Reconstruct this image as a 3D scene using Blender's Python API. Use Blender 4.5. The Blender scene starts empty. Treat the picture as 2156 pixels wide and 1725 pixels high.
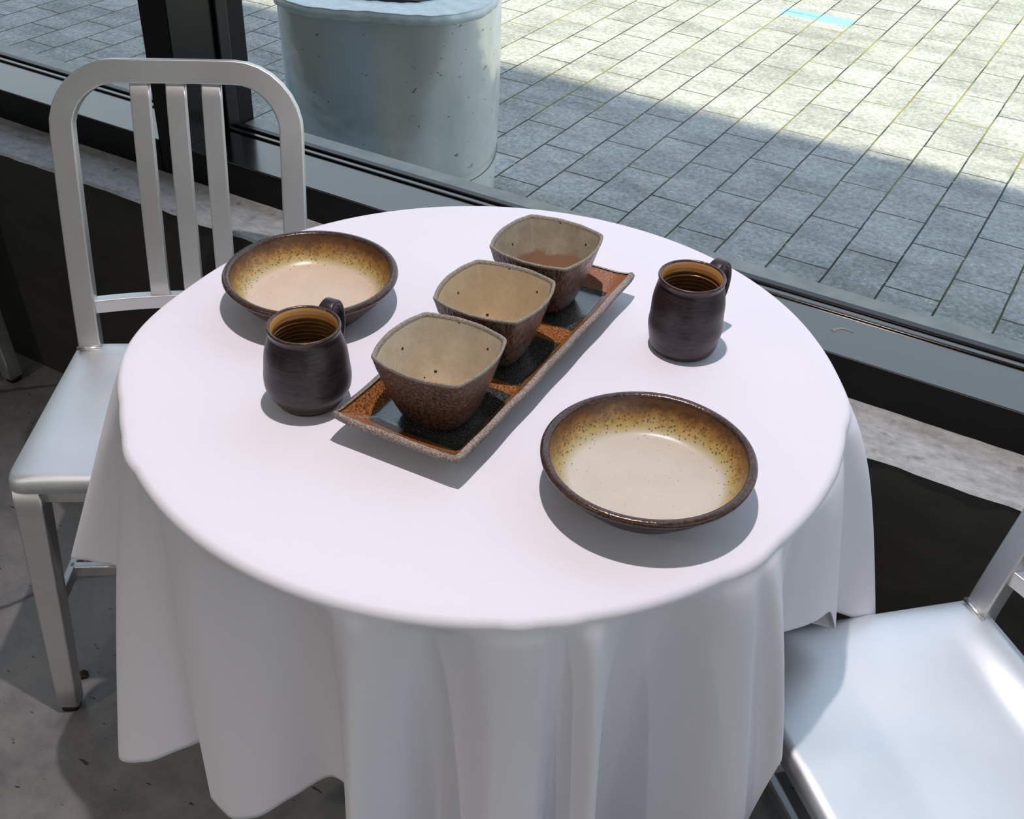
import bpy, bmesh, math, random
from mathutils import Vector, Matrix
random.seed(7)
S = bpy.context.scene
COL = S.collection
PI = math.pi
R = math.radians

# ---------------------------------------------------------------- camera
cam_d = bpy.data.cameras.new('camera')
cam = bpy.data.objects.new('camera', cam_d); COL.objects.link(cam)
cam_d.sensor_width = 36.0; cam_d.lens = 39.719; cam_d.clip_start = 0.02; cam_d.clip_end = 200
cr = Vector((0.8593973, 0.5099507, 0.0372359)); cu = Vector((-0.3269215, 0.4920302, 0.8068634)); cf = Vector((-0.3931394, 0.7055895, -0.5895633))
m = Matrix((cr, cu, -cf)).transposed().to_4x4(); m.translation = Vector((0, 0, 1.494))
cam.matrix_world = m
S.camera = cam

# ---------------------------------------------------------------- exposure, sky, sun, lamps
S.view_settings.view_transform = 'Standard'; S.view_settings.look = 'None'
S.view_settings.exposure = 0.0; S.view_settings.gamma = 1.0; S.view_settings.use_curve_mapping = False
S.cycles.max_bounces = 10; S.cycles.transparent_max_bounces = 12
S.cycles.sample_clamp_indirect = 4.0

w = bpy.data.worlds.new('sky'); S.world = w; w.use_nodes = True
nt = w.node_tree; nt.nodes.clear()
wo = nt.nodes.new('ShaderNodeOutputWorld'); bg = nt.nodes.new('ShaderNodeBackground')
tc = nt.nodes.new('ShaderNodeTexCoord'); sp = nt.nodes.new('ShaderNodeSeparateXYZ'); rp = nt.nodes.new('ShaderNodeValToRGB')
nt.links.new(tc.outputs['Generated'], sp.inputs[0]); nt.links.new(sp.outputs['Z'], rp.inputs[0])
nt.links.new(rp.outputs[0], bg.inputs[0]); nt.links.new(bg.outputs[0], wo.inputs[0])
e = rp.color_ramp.elements
e[0].position = 0.0; e[0].color = (0.86, 0.90, 0.93, 1)
e[1].position = 1.0; e[1].color = (0.50, 0.62, 0.85, 1)
k = e.new(0.45); k.color = (0.66, 0.77, 0.95, 1)
bg.inputs['Strength'].default_value = 1.45

def light(name, kind, loc, energy, color, target=None, **kw):
    d = bpy.data.lights.new(name, kind); d.energy = energy; d.color = color
    for a, b in kw.items(): setattr(d, a, b)
    o = bpy.data.objects.new(name, d); COL.objects.link(o); o.location = loc
    if target is not None:
        o.rotation_euler = (Vector(target) - Vector(loc)).to_track_quat('-Z', 'Y').to_euler()
    return o
# the sun stands behind the building and lights the paving beyond its shadow
light('sun', 'SUN', (0, -4, 12), 6.3, (1.0, 0.91, 0.70), target=(0.25, -4 + 12 * 0.39, 0), angle=0.02)
# the downlight above the table, and unseen room lamps added to brighten the cloth
light('table_downlight', 'SPOT', (-0.56, 0.93, 2.62), 112, (1.0, 0.885, 0.89), target=(-0.56, 0.93, 0), spot_size=R(58), spot_blend=0.55, shadow_soft_size=0.022)
light('room_fill_lamp', 'SPOT', (-0.4, -2.4, 2.62), 75, (1.0, 0.93, 0.84), target=(-0.4, -2.4, 0), spot_size=R(130), spot_blend=0.6, shadow_soft_size=0.05)
light('room_fill_lamp', 'SPOT', (0.9, -1.3, 2.62), 34, (1.0, 0.93, 0.84), target=(0.9, -1.3, 0), spot_size=R(130), spot_blend=0.6, shadow_soft_size=0.05)

light('room_fill_lamp', 'SPOT', (-2.0, -1.5, 2.62), 62, (1.0, 0.93, 0.86), target=(-2.0, -1.5, 0), spot_size=R(130), spot_blend=0.6, shadow_soft_size=0.05)

# ---------------------------------------------------------------- materials
class N:
    """small node-building helper"""
    def __init__(s, name):
        s.m = bpy.data.materials.new(name); s.m.use_nodes = True; s.t = s.m.node_tree
        s.b = s.t.nodes['Principled BSDF']; s.out = s.t.nodes['Material Output']
    def n(s, typ, **kw):
        o = s.t.nodes.new('ShaderNode' + typ)
        for a, b in kw.items(): setattr(o, a, b)
        return o
    def L(s, a, b): s.t.links.new(a, b)
    def coord(s, scale=(1, 1, 1), loc=(0, 0, 0), kind='Object'):
        t = s.n('TexCoord'); mp = s.n('Mapping'); mp.inputs['Scale'].default_value = scale; mp.inputs['Location'].default_value = loc
        s.L(t.outputs[kind], mp.inputs[0]); return mp.outputs[0]
    def noise(s, v, scale, detail=3, rough=0.55, out=0):
        o = s.n('TexNoise'); s.L(v, o.inputs['Vector']); o.inputs['Scale'].default_value = scale
        o.inputs['Detail'].default_value = detail; o.inputs['Roughness'].default_value = rough; return o.outputs[out]
    def voro(s, v, scale, feature='F1'):
        o = s.n('TexVoronoi', feature=feature); s.L(v, o.inputs['Vector']); o.inputs['Scale'].default_value = scale; return o
    def ramp(s, f, stops, interp='LINEAR'):
        o = s.n('ValToRGB'); r = o.color_ramp; r.interpolation = interp
        r.elements[0].position, r.elements[0].color = stops[0][0], c4(stops[0][1])
        r.elements[1].position, r.elements[1].color = stops[-1][0], c4(stops[-1][1])
        for p, c in stops[1:-1]:
            x = r.elements.new(p); x.color = c4(c)
        s.L(f, o.inputs[0]); return o.outputs[0]
    def mix(s, f, a, b, blend='MIX'):
        o = s.n('Mix', data_type='RGBA', blend_type=blend)
        for sock, v in ((o.inputs[0], f), (o.inputs[6], a), (o.inputs[7], b)):
            if isinstance(v, bpy.types.NodeSocket): s.L(v, sock)
            else: sock.default_value = v if isinstance(v, (int, float)) else c4(v)
        return o.outputs[2]
    def math(s, op, a, b=None, c=None):
        o = s.n('Math', operation=op)
        for i, v in enumerate((a, b, c)):
            if v is None: continue
            if isinstance(v, bpy.types.NodeSocket): s.L(v, o.inputs[i])
            else: o.inputs[i].default_value = v
        return o.outputs[0]
    def bump(s, h, strength=0.3, dist=0.002):
        o = s.n('Bump'); o.inputs['Strength'].default_value = strength; o.inputs['Distance'].default_value = dist
        s.L(h, o.inputs['Height']); s.L(o.outputs[0], s.b.inputs['Normal']); return o
    def set(s, color=None, rough=None, metal=None, spec=None, ior=None, coat=None, coat_rough=None, sheen=None, aniso=None):
        for nm, v in (('Base Color', color), ('Roughness', rough), ('Metallic', metal), ('Specular IOR Level', spec), ('IOR', ior), ('Coat Weight', coat), ('Coat Roughness', coat_rough), ('Sheen Weight', sheen), ('Anisotropic', aniso)):
            if v is None: continue
            if isinstance(v, bpy.types.NodeSocket): s.L(v, s.b.inputs[nm])
            else: s.b.inputs[nm].default_value = c4(v) if nm == 'Base Color' else v
        return s
def c4(c):
    return (c[0], c[1], c[2], 1.0)
def g(v): return (v, v, v)

def plain(name, color, rough=0.5, metal=0, **kw):
    a = N(name); a.set(color=color, rough=rough, metal=metal, **kw)
    return a.m

M = {}
# white tablecloth with a faint weave and pressed fold lines
a = N('white_cloth'); v = a.coord()
sx = a.n('SeparateXYZ'); a.L(v, sx.inputs[0])
wv = a.noise(v, 900, 1); big = a.noise(v, 9, 2)
def crease(x0, y0, x1, y1, wd):
    L = math.hypot(x1 - x0, y1 - y0); ux, uy = (x1 - x0) / L, (y1 - y0) / L
    dx = a.math('SUBTRACT', sx.outputs[0], x0); dy = a.math('SUBTRACT', sx.outputs[1], y0)
    al = a.math('ADD', a.math('MULTIPLY', dx, ux), a.math('MULTIPLY', dy, uy))
    ac = a.math('ADD', a.math('MULTIPLY', dx, -uy), a.math('MULTIPLY', dy, ux))
    h = a.math('SUBTRACT', 1.0, a.math('MINIMUM', 1.0, a.math('DIVIDE', a.math('ABSOLUTE', ac), wd)))
    i0 = a.math('MINIMUM', 1.0, a.math('MAXIMUM', 0.0, a.math('DIVIDE', al, L * .25)))
    i1 = a.math('MINIMUM', 1.0, a.math('MAXIMUM', 0.0, a.math('DIVIDE', a.math('SUBTRACT', L, al), L * .25)))
    return a.math('MULTIPLY', a.math('MULTIPLY', h, i0), i1)
CREASES = a  # crease positions are filled in below once the table is placed
hsum = a.math('ADD', a.math('MULTIPLY', wv, 0.05), a.math('MULTIPLY', big, 0.4))
for cc in ((-1.00, 0.95, -0.745, 0.90, .003), (-0.745, 0.90, -0.50, 1.30, .0022), (-0.42, 0.62, -0.30, 0.70, .003), (-.98, .84, -.80, .80, .003)):
    hsum = a.math('ADD', hsum, a.math('MULTIPLY', crease(*cc), 0.35))
a.bump(hsum, 0.55, 0.0018)
a.set(color=(0.80, 0.79, 0.86), rough=0.85, sheen=0.15, spec=0.25); M['cloth'] = a.m

# brushed, slightly worn aluminium
def alu(name, base, rough, sc):
    a = N(name); v = a.coord(scale=sc)
    n1 = a.noise(v, 60, 4, .7); v2 = a.coord(); n2 = a.noise(v2, 7, 4)
    a.set(color=a.ramp(n2, [(0.3, base), (0.7, tuple(x * 1.08 for x in base))]), metal=1.0,
          rough=a.math('ADD', rough, a.math('ADD', a.math('MULTIPLY', n1, 0.14), a.math('MULTIPLY', n2, 0.10))))
    a.bump(n1, 0.12, 0.0006); return a.m
M['alu_seat'] = alu('brushed_aluminium_seat', (0.80, 0.83, 0.85), 0.43, (1, 14, 1))
M['alu'] = alu('brushed_aluminium_frame', (0.68, 0.68, 0.68), 0.36, (6, 6, 0.6))
M['rubber'] = plain('worn_rubber', (0.02, 0.018, 0.015), 0.7)
M['weld'] = plain('weld_bead', (0.75, 0.74, 0.74), 0.35, 1.0)

# window frame: one anodised metal in lighter and darker copies for sheen and shade
a = N('black_anodised_frame'); v = a.coord(); n = a.noise(v, 14, 4); d = a.noise(v, 160, 3)
a.set(color=(0.185, 0.178, 0.165), metal=1.0, rough=a.math('ADD', 0.12, a.math('MULTIPLY', n, 0.12))); a.bump(d, 0.04, 0.0004); M['frame'] = a.m
M['frame_shaded'] = plain('shaded_anodised_frame', (0.003, 0.003, 0.0032), 0.45, 0, spec=0.25)
a = N('dark_anodised_mullion'); a.set(color=(0.055, 0.053, 0.05), metal=1.0, rough=0.25); M['frame_dark'] = a.m
M['gasket'] = plain('black_rubber_gasket', (0.004, 0.004, 0.005), 0.35)
a = N('outer_sill_metal'); v = a.coord(); a.set(color=a.ramp(a.noise(v, 20, 4), [(0.3, (0.20, 0.21, 0.20)), (0.7, (0.30, 0.31, 0.28))]), rough=0.45, metal=0.6); M['outer_sill'] = a.m
# clear glass: thin pane, transparent plus a fresnel reflection
a = N('window_glass'); tr = a.n('BsdfTransparent'); gl = a.n('BsdfGlossy'); fr = a.n('LayerWeight'); mx = a.n('MixShader')
fr.inputs['Blend'].default_value = 0.5; gl.inputs['Roughness'].default_value = 0.0; tr.inputs[0].default_value = (0.96, 0.985, 0.975, 1)
a.L(a.math('MULTIPLY_ADD', a.math('POWER', fr.outputs['Facing'], 5.0), 0.9, 0.035), mx.inputs[0]); a.L(tr.outputs[0], mx.inputs[1]); a.L(gl.outputs[0], mx.inputs[2]); a.L(mx.outputs[0], a.out.inputs[0]); M['glass'] = a.m

# rough cast concrete ledge
a = N('concrete_ledge'); v = a.coord(); n = a.noise(v, 10, 6, .6); f = a.noise(v, 120, 5, .7); vv = a.coord(scale=(1, 1.8, 1)); st = a.noise(vv, 30, 6, .75)
pit = a.voro(v, 70); pm = a.ramp(pit.outputs['Distance'], [(0.05, g(0.0)), (0.16, g(1.0))])
cl = a.mix(0.4, a.ramp(st, [(0.35, (0.24, 0.24, 0.235)), (0.65, (0.60, 0.61, 0.60))]), a.ramp(n, [(0.3, (0.30, 0.30, 0.29)), (0.7, (0.60, 0.61, 0.61))]))
cl = a.mix(a.ramp(a.noise(v, 28, 2), [(0.62, g(0.0)), (0.72, g(0.6))]), cl, (0.12, 0.11, 0.10))
a.set(color=cl, rough=0.75); a.bump(a.math('ADD', f, a.math('MULTIPLY', pm, 0.4)), 0.6, 0.003); M['ledge'] = a.m
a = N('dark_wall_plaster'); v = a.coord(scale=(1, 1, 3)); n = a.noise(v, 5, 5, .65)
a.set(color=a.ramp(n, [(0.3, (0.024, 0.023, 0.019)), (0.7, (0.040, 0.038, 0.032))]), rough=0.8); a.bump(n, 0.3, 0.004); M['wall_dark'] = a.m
M['wall_light'] = plain('warm_white_wall', (0.52, 0.49, 0.45), 0.85)
M['ceiling'] = plain('pale_ceiling_paint', (0.5, 0.49, 0.47), 0.9)
M['facade'] = plain('grey_render', (0.30, 0.30, 0.30), 0.85)

# polished, cracked concrete floor
a = N('polished_concrete_floor'); v = a.coord(); n = a.noise(v, 3.2, 6, .62); n2 = a.noise(v, 16, 6, .7)
wrp = a.mix(0.12, v, a.noise(v, 3.0, 4, .6, out=1), 'ADD')
cr_ = a.voro(wrp, 1.5, 'DISTANCE_TO_EDGE'); cm = a.ramp(cr_.outputs['Distance'], [(0.0, g(1.0)), (0.012, g(0.0))])
vs = a.coord(scale=(2.2, 7, 1)); ch = a.noise(vs, 12, 4, .6); chm = a.ramp(ch, [(0.655, g(0.0)), (0.69, g(1.0))])
cl = a.mix(0.5, a.ramp(n, [(0.3, (0.085, 0.086, 0.09)), (0.7, (0.27, 0.26, 0.26))]), a.ramp(n2, [(0.3, (0.10, 0.10, 0.10)), (0.72, (0.31, 0.30, 0.29))]))
cl = a.mix(chm, cl, (0.035, 0.033, 0.032)); cl = a.mix(a.math('MULTIPLY', cm, 0.75), cl, (0.015, 0.012, 0.010))
a.set(color=cl, rough=a.ramp(n2, [(0.3, g(0.28)), (0.7, g(0.5))]), spec=0.6)
hh = a.math('SUBTRACT', a.math('MULTIPLY', n2, 0.5), a.math('ADD', a.math('MULTIPLY', cm, 0.6), a.math('MULTIPLY', chm, 0.5)))
a.bump(hh, 0.45, 0.003); M['floor'] = a.m

# concrete pavers in running bond, moss in the joints
a = N('concrete_pavers')
tcn = a.n('TexCoord'); sx = a.n('SeparateXYZ'); a.L(tcn.outputs['Object'], sx.inputs[0]); v = a.coord()
wob = a.noise(v, 5, 2)
U = a.math('ADD', a.math('SUBTRACT', sx.outputs[1], 3.03 - 3.02 - 0.003), a.math('MULTIPLY', wob, 0.006)); V = a.math('ADD', a.math('ADD', sx.outputs[0], 0.4508 + 0.1545 * 40), a.math('MULTIPLY', wob, 0.006))
cmb = a.n('CombineXYZ'); a.L(U, cmb.inputs[0]); a.L(V, cmb.inputs[1])
br = a.n('TexBrick'); a.L(cmb.outputs[0], br.inputs['Vector']); br.offset = 0.5; br.offset_frequency = 2; br.squash = 1.0
for kk, val in (('Scale', 1.0), ('Mortar Size', 0.0032), ('Mortar Smooth', 0.35), ('Bias', 0.0), ('Brick Width', 0.302), ('Row Height', 0.1545)): br.inputs[kk].default_value = val
br.inputs['Color1'].default_value = (0.54, 0.555, 0.52, 1); br.inputs['Color2'].default_value = (0.64, 0.65, 0.61, 1); br.inputs['Mortar'].default_value = (0.05, 0.05, 0.045, 1)
f1 = a.noise(v, 60, 5, .75); f2 = a.noise(v, 5, 4, .6); agg = a.voro(v, 150)
cl = a.mix(0.85, br.outputs['Color'], a.ramp(f1, [(0.34, g(0.42)), (0.66, g(1.0))]), 'MULTIPLY')
cl = a.mix(0.5, cl, a.ramp(f2, [(0.3, g(0.55)), (0.7, g(1.0))]), 'MULTIPLY')
cl = a.mix(a.ramp(agg.outputs['Color'], [(0.86, g(0.0)), (0.93, g(0.55))]), cl, (0.75, 0.76, 0.74))
v_dapple = a.coord(scale=(1.1, 3.2, 1)); cl = a.mix(0.45, cl, a.ramp(a.noise(v_dapple, 2.6, 4, .6), [(0.38, g(0.52)), (0.55, g(1.0))]), 'MULTIPLY')  # dark streaks in the colour stand in for tree-shadow dapple
moss = a.math('MULTIPLY', a.math('MULTIPLY', br.outputs['Fac'], a.ramp(a.noise(v, 2.3, 3), [(0.46, g(0.0)), (0.62, g(1.0))])), a.ramp(a.math('DIVIDE', sx.outputs[1], 10.0), [(0.30, g(0.15)), (0.42, g(0.9))]))
cl = a.mix(moss, cl, (0.34, 0.32, 0.06))
# a short stripe of blue paint across two pavers
px_ = a.math('MULTIPLY', a.math('GREATER_THAN', sx.outputs[0], -1.55), a.math('LESS_THAN', sx.outputs[0], -1.225))
py_ = a.math('MULTIPLY', a.math('GREATER_THAN', sx.outputs[1], 5.08), a.math('LESS_THAN', sx.outputs[1], 5.19))
pm = a.math('MULTIPLY', a.math('MULTIPLY', px_, py_), a.math('SUBTRACT', 1.0, br.outputs['Fac']))
cl = a.mix(a.math('MULTIPLY', pm, 0.85), cl, (0.22, 0.62, 0.72))
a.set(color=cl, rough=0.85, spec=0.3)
hh = a.math('SUBTRACT', a.math('MULTIPLY', f1, 0.4), a.math('MULTIPLY', br.outputs['Fac'], 1.4)); a.bump(hh, 0.8, 0.004); M['pavers'] = a.m

# dented galvanised sheet of the planter
a = N('galvanised_sheet'); v = a.coord(); n = a.noise(v, 4.5, 3, .55); f = a.noise(v, 40, 5, .7)
vp = a.coord(scale=(1, 1, 1.8)); sc = a.noise(vp, 30, 4, .62); pits = a.ramp(sc, [(0.665, g(0.0)), (0.69, g(1.0))])
cl = a.ramp(n, [(0.3, (0.78, 0.83, 0.85)), (0.7, (0.93, 0.95, 0.95))]); vb = a.coord(scale=(1, 1, 0.25)); cl = a.mix(0.75, cl, a.ramp(a.noise(vb, 4.5, 3, .5), [(0.40, (0.62, 0.80, 1.0)), (0.52, (0.80, 0.84, 0.82)), (0.62, (1.0, 0.97, 0.88))]), 'MULTIPLY'); cl = a.mix(pits, cl, (0.16, 0.18, 0.18))  # upright blue and cream bands painted in for sky and ground reflections
a.set(color=cl, metal=a.math('SUBTRACT', 0.36, a.math('MULTIPLY', pits, 0.5)), rough=a.math('ADD', 0.16, a.math('MULTIPLY', f, 0.12)))
a.bump(a.math('SUBTRACT', a.math('ADD', a.math('MULTIPLY', n, 3.0), a.math('MULTIPLY', f, 0.04)), a.math('MULTIPLY', pits, 0.08)), 0.35, 0.012); M['galv'] = a.m
a = N('chalky_galvanised_rim'); v = a.coord(); n = a.noise(v, 30, 5, .7)
a.set(color=a.ramp(n, [(0.3, (0.60, 0.67, 0.67)), (0.7, (0.80, 0.86, 0.86))]), metal=0.35, rough=0.5); a.bump(n, 0.3, 0.004); M['galv_rim'] = a.m
a = N('dark_potting_soil'); v = a.coord(); n = a.noise(v, 50, 5, .7); a.set(color=a.ramp(n, [(0.3, (0.008, 0.007, 0.006)), (0.7, (0.03, 0.026, 0.02))]), rough=0.95); a.bump(n, 0.8, 0.01); M['soil'] = a.m

# ceramics
def stoneware(name, c0, c1, rough, metal=0.0, grain=220, bump=0.25, stri=None, spec=0.5, coat=0.0):
    a = N(name); v = a.coord(); n = a.noise(v, 18, 4, .6); f = a.noise(v, grain, 3, .6)
    if stri:
        vv = a.coord(scale=stri); f = a.math('ADD', a.math('MULTIPLY', f, 0.5), a.noise(vv, 60, 2, .5))
    cl = a.mix(0.7, a.ramp(n, [(0.3, c0), (0.7, c1)]), a.ramp(f, [(0.40, c0), (0.66, c1)] if stri is None else [(0.62, c0), (0.92, c1)]))
    a.set(color=cl, rough=rough, metal=metal, spec=spec, coat=coat, coat_rough=0.25)
    a.bump(f, bump, 0.0018); return a.m
M['dark_glaze'] = stoneware('dark_plum_glaze', (0.020, 0.014, 0.017), (0.055, 0.036, 0.040), 0.36, 0.25, 140, 0.10, (1, 1, 14))
M['plum_glaze'] = stoneware('red_brown_glaze', (0.055, 0.026, 0.024), (0.105, 0.052, 0.050), 0.34, 0.15, 160, 0.10, (1, 1, 9))
M['rim_glaze'] = stoneware('metallic_brown_rim', (0.050, 0.030, 0.026), (0.13, 0.085, 0.070), 0.24, 0.45, 300, 0.22)
M['salt_glaze'] = stoneware('salt_glazed_brown', (0.014, 0.007, 0.005), (0.21, 0.105, 0.065), 0.26, 0.0, 330, 1.0)
M['salt_striped'] = stoneware('combed_salt_glaze', (0.014, 0.008, 0.006), (0.18, 0.10, 0.065), 0.26, 0.0, 330, 1.0, (5, 5, 0.3))
M['salt_rim'] = stoneware('grey_speckled_rim', (0.12, 0.10, 0.075), (0.40, 0.35, 0.27), 0.35, 0.0, 600, 0.6)
M['tray_rim'] = stoneware('speckled_tray_edge', (0.10, 0.075, 0.055), (0.46, 0.38, 0.34), 0.35, 0.0, 480, 0.6)
M['tray_foot'] = stoneware('bare_clay_foot', (0.05, 0.03, 0.02), (0.12, 0.07, 0.05), 0.7)

def plate_inner(name, warm, far):
    a = N(name); v = a.coord(); sx = a.n('SeparateXYZ'); a.L(v, sx.inputs[0])
    r = a.math('SQRT', a.math('ADD', a.math('MULTIPLY', sx.outputs[0], sx.outputs[0]), a.math('MULTIPLY', sx.outputs[1], sx.outputs[1])))
    n = a.noise(v, 28, 4, .65); n2 = a.noise(v, 9, 2)
    rr = a.math('ADD', r, a.math('MULTIPLY', a.math('SUBTRACT', n, 0.5), 0.012)); rr = a.math('ADD', rr, a.math('MULTIPLY', a.math('SUBTRACT', n2, 0.5), 0.008))
    dp = a.n('VectorMath', operation='DOT_PRODUCT'); a.L(v, dp.inputs[0]); dp.inputs[1].default_value = (math.cos(far), math.sin(far), 0)
    rr = a.math('ADD', rr, a.math('MULTIPLY', dp.outputs['Value'], 0.035))
    t = a.math('MULTIPLY', rr, 10.0)
    cream = (0.60, 0.545, 0.455) if not warm else (0.66, 0.53, 0.40)
    cl = a.ramp(t, [(0.0, cream), (0.79, cream), (0.855, (0.52, 0.43, 0.21)), (0.905, (0.50, 0.34, 0.11)), (0.955, (0.34, 0.17, 0.05)), (1.0, (0.13, 0.06, 0.024))])
    cl = a.mix(a.math('MULTIPLY', a.ramp(t, [(0.84, g(0.0)), (0.92, g(1.0))]), 0.8), cl, a.ramp(a.noise(v, 170, 4, .7), [(0.35, g(0.45)), (0.6, g(1.0))]), 'MULTIPLY')
    cl = a.mix(0.16, cl, a.ramp(n, [(0.35, g(0.6)), (0.65, g(1.0))]), 'MULTIPLY')
    vo = a.voro(v, 300); vd = vo.outputs['Distance']; vc = a.n('SeparateColor'); a.L(vo.outputs['Color'], vc.inputs[0])
    # specks: small dark dots, denser and larger towards the wall
    size = a.ramp(t, [(0.70, g(0.16)), (0.90, g(0.40))])
    pick = a.math('GREATER_THAN', vc.outputs[0], a.ramp(t, [(0.70, g(0.90)), (0.80, g(0.80)), (0.90, g(0.50))]))
    dot = a.math('MULTIPLY', a.math('LESS_THAN', vd, size), pick)
    cl = a.mix(a.math('MULTIPLY', dot, 0.75), cl, (0.10, 0.055, 0.02))
    a.set(color=cl, rough=0.32, spec=0.5); a.bump(n, 0.04, 0.001); return a.m
M['plate_inner'] = plate_inner('cream_speckled_glaze', False, R(119) - 0.3)
M['plate_inner_warm'] = plate_inner('warm_cream_speckled_glaze', True, R(125) - 2.1)

def bowl_inner(name, base, dark, foot):
    a = N(name); v = a.coord(); sx = a.n('SeparateXYZ'); a.L(v, sx.inputs[0]); n = a.noise(v, 30, 5, .65); f = a.noise(v, 190, 3, .6)
    cl = a.ramp(n, [(0.3, dark), (0.65, base)]); cl = a.mix(0.25, cl, a.ramp(f, [(0.3, g(0.7)), (0.6, g(1.0))]), 'MULTIPLY')
    if foot is not None:
        zz = a.math('ADD', sx.outputs[2], a.math('MULTIPLY', a.math('SUBTRACT', n, 0.5), 0.03))
        cl = a.mix(a.ramp(a.math('MULTIPLY', zz, 10), [(foot[0], g(1.0)), (foot[0] + 0.05, g(0.0))]), cl, foot[1])
    vo = a.voro(v, 62); vc = a.n('SeparateColor'); a.L(vo.outputs['Color'], vc.inputs[0])
    dot = a.math('MULTIPLY', a.math('LESS_THAN', vo.outputs['Distance'], 0.12), a.math('GREATER_THAN', vc.outputs[1], 0.52))
    cl = a.mix(dot, cl, (0.035, 0.015, 0.006))
    a.set(color=cl, rough=0.30); a.bump(n, 0.08, 0.0015); return a.m
M['bowl_in_a'] = bowl_inner('beige_bowl_glaze', (0.58, 0.52, 0.40), (0.44, 0.38, 0.28), (0.14, (0.62, 0.40, 0.16)))
M['bowl_in_b'] = bowl_inner('sand_bowl_glaze', (0.56, 0.45, 0.29), (0.46, 0.36, 0.23), None)
M['bowl_in_c'] = bowl_inner('grey_bowl_glaze', (0.42, 0.37, 0.28), (0.27, 0.23, 0.17), (0.40, (0.30, 0.18, 0.11)))

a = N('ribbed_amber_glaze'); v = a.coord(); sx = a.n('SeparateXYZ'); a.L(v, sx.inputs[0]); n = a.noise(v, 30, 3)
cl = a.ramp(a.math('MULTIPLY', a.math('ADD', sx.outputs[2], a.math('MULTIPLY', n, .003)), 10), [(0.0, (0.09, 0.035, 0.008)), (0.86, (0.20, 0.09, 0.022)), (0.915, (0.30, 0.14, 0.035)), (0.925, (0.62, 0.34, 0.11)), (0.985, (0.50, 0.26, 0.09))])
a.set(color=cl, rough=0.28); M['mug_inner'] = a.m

a = N('tray_glaze'); v = a.coord(); sx = a.n('SeparateXYZ'); a.L(v, sx.inputs[0]); f = a.noise(v, 430, 2, .5); n = a.noise(v, 25, 4)
X, Y = sx.outputs[0], a.math('ADD', sx.outputs[1], a.math('MULTIPLY', a.math('SUBTRACT', n, .5), .004))
rust = a.ramp(f, [(0.36, (0.10, 0.035, 0.010)), (0.5, (0.28, 0.105, 0.030)), (0.68, (0.46, 0.20, 0.07))])
rust = a.mix(a.ramp(Y, [(0.12, g(0.0)), (0.16, g(0.8))]), rust, (0.30, 0.105, 0.045))
teal = a.ramp(f, [(0.35, (0.010, 0.012, 0.011)), (0.68, (0.085, 0.095, 0.088))])
sq = None
for yc, hw in ((-0.128, 0.062), (0.004, 0.052), (0.140, 0.050)):
    b = a.math('LESS_THAN', a.math('ABSOLUTE', a.math('SUBTRACT', Y, yc)), hw)
    sq = b if sq is None else a.math('MAXIMUM', sq, b)
sq = a.math('MULTIPLY', sq, a.math('LESS_THAN', a.math('ABSOLUTE', X), 0.055))
cl = a.mix(sq, rust, teal)
a.set(color=cl, rough=a.mix(sq, g(0.34), g(0.16)), spec=a.math('ADD', 0.5, a.math('MULTIPLY', sq, 0.5)), coat=0.5, coat_rough=0.12); a.bump(f, 0.35, 0.001); M['tray_glaze'] = a.m

a = N('bark'); v = a.coord(scale=(1, 1, .2)); n = a.noise(v, 20, 4); a.set(color=a.ramp(n, [(0.3, (0.05, 0.035, 0.025)), (0.7, (0.12, 0.09, 0.06))]), rough=0.9); M['bark'] = a.m
M['leaf'] = plain('green_leaf', (0.06, 0.12, 0.03), 0.6)
M['scrap'] = plain('dry_brown_scrap', (0.05, 0.028, 0.015), 0.8)
M['seam'] = plain('dark_seam_line', (0.10, 0.11, 0.11), 0.6)
M['smear'] = plain('dried_smear', (0.22, 0.22, 0.21), 0.5)

# ---------------------------------------------------------------- object helpers
def obj(name, bm, mat, parent=None, smooth=True, mods=()):
    me = bpy.data.meshes.new(name)
    bmesh.ops.recalc_face_normals(bm, faces=bm.faces) if not getattr(bm, 'keep', False) and name not in KEEP else None
    bm.to_mesh(me); bm.free()
    for mt in (mat if isinstance(mat, (list, tuple)) else [mat]): me.materials.append(mt)
    if smooth:
        for p in me.polygons: p.use_smooth = True
    o = bpy.data.objects.new(name, me); COL.objects.link(o)
    if parent is not None: o.parent = parent
    if name in BARS: o.modifiers.new('flat_faces', 'WEIGHTED_NORMAL').keep_sharp = True
    return o
BARS = {'front_leg', 'back_frame', 'back_rail', 'back_slat', 'apron', 'stretcher', 'foot_cap'}
KEEP = set()
def tag(o, label=None, cat=None, group=None, kind=None):
    if label: o['label'] = label
    if cat: o['category'] = cat
    if group: o['group'] = group
    if kind: o['kind'] = kind
    return o
def thing(name, label, cat, loc=(0, 0, 0), rz=0, group=None):
    o = bpy.data.objects.new(name, None); COL.objects.link(o); o.empty_display_size = 0.05
    o.location = loc; o.rotation_euler = (0, 0, rz); return tag(o, label, cat, group)
def struct(name, bm, mat, parent=None, smooth=False, label=None):
    o = obj(name, bm, mat, parent, smooth)
    if parent is None: o['kind'] = 'structure'
    if label: o['label'] = label
    return o
def bx(bm, x0, x1, y0, y1, z0, z1, bev=0.0, seg=2):
    r = bmesh.ops.create_cube(bm, size=1.0); vs = r['verts']
    bmesh.ops.scale(bm, vec=(x1 - x0, y1 - y0, z1 - z0), verts=vs); bmesh.ops.translate(bm, vec=((x0 + x1) / 2, (y0 + y1) / 2, (z0 + z1) / 2), verts=vs)
    if bev > 0:
        es = list({e for v in vs for e in v.link_edges}); bmesh.ops.bevel(bm, geom=es, offset=bev, segments=seg, profile=0.5, affect='EDGES')
    return bm
def box(*a, **k): return bx(bmesh.new(), *a, **k)
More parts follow.
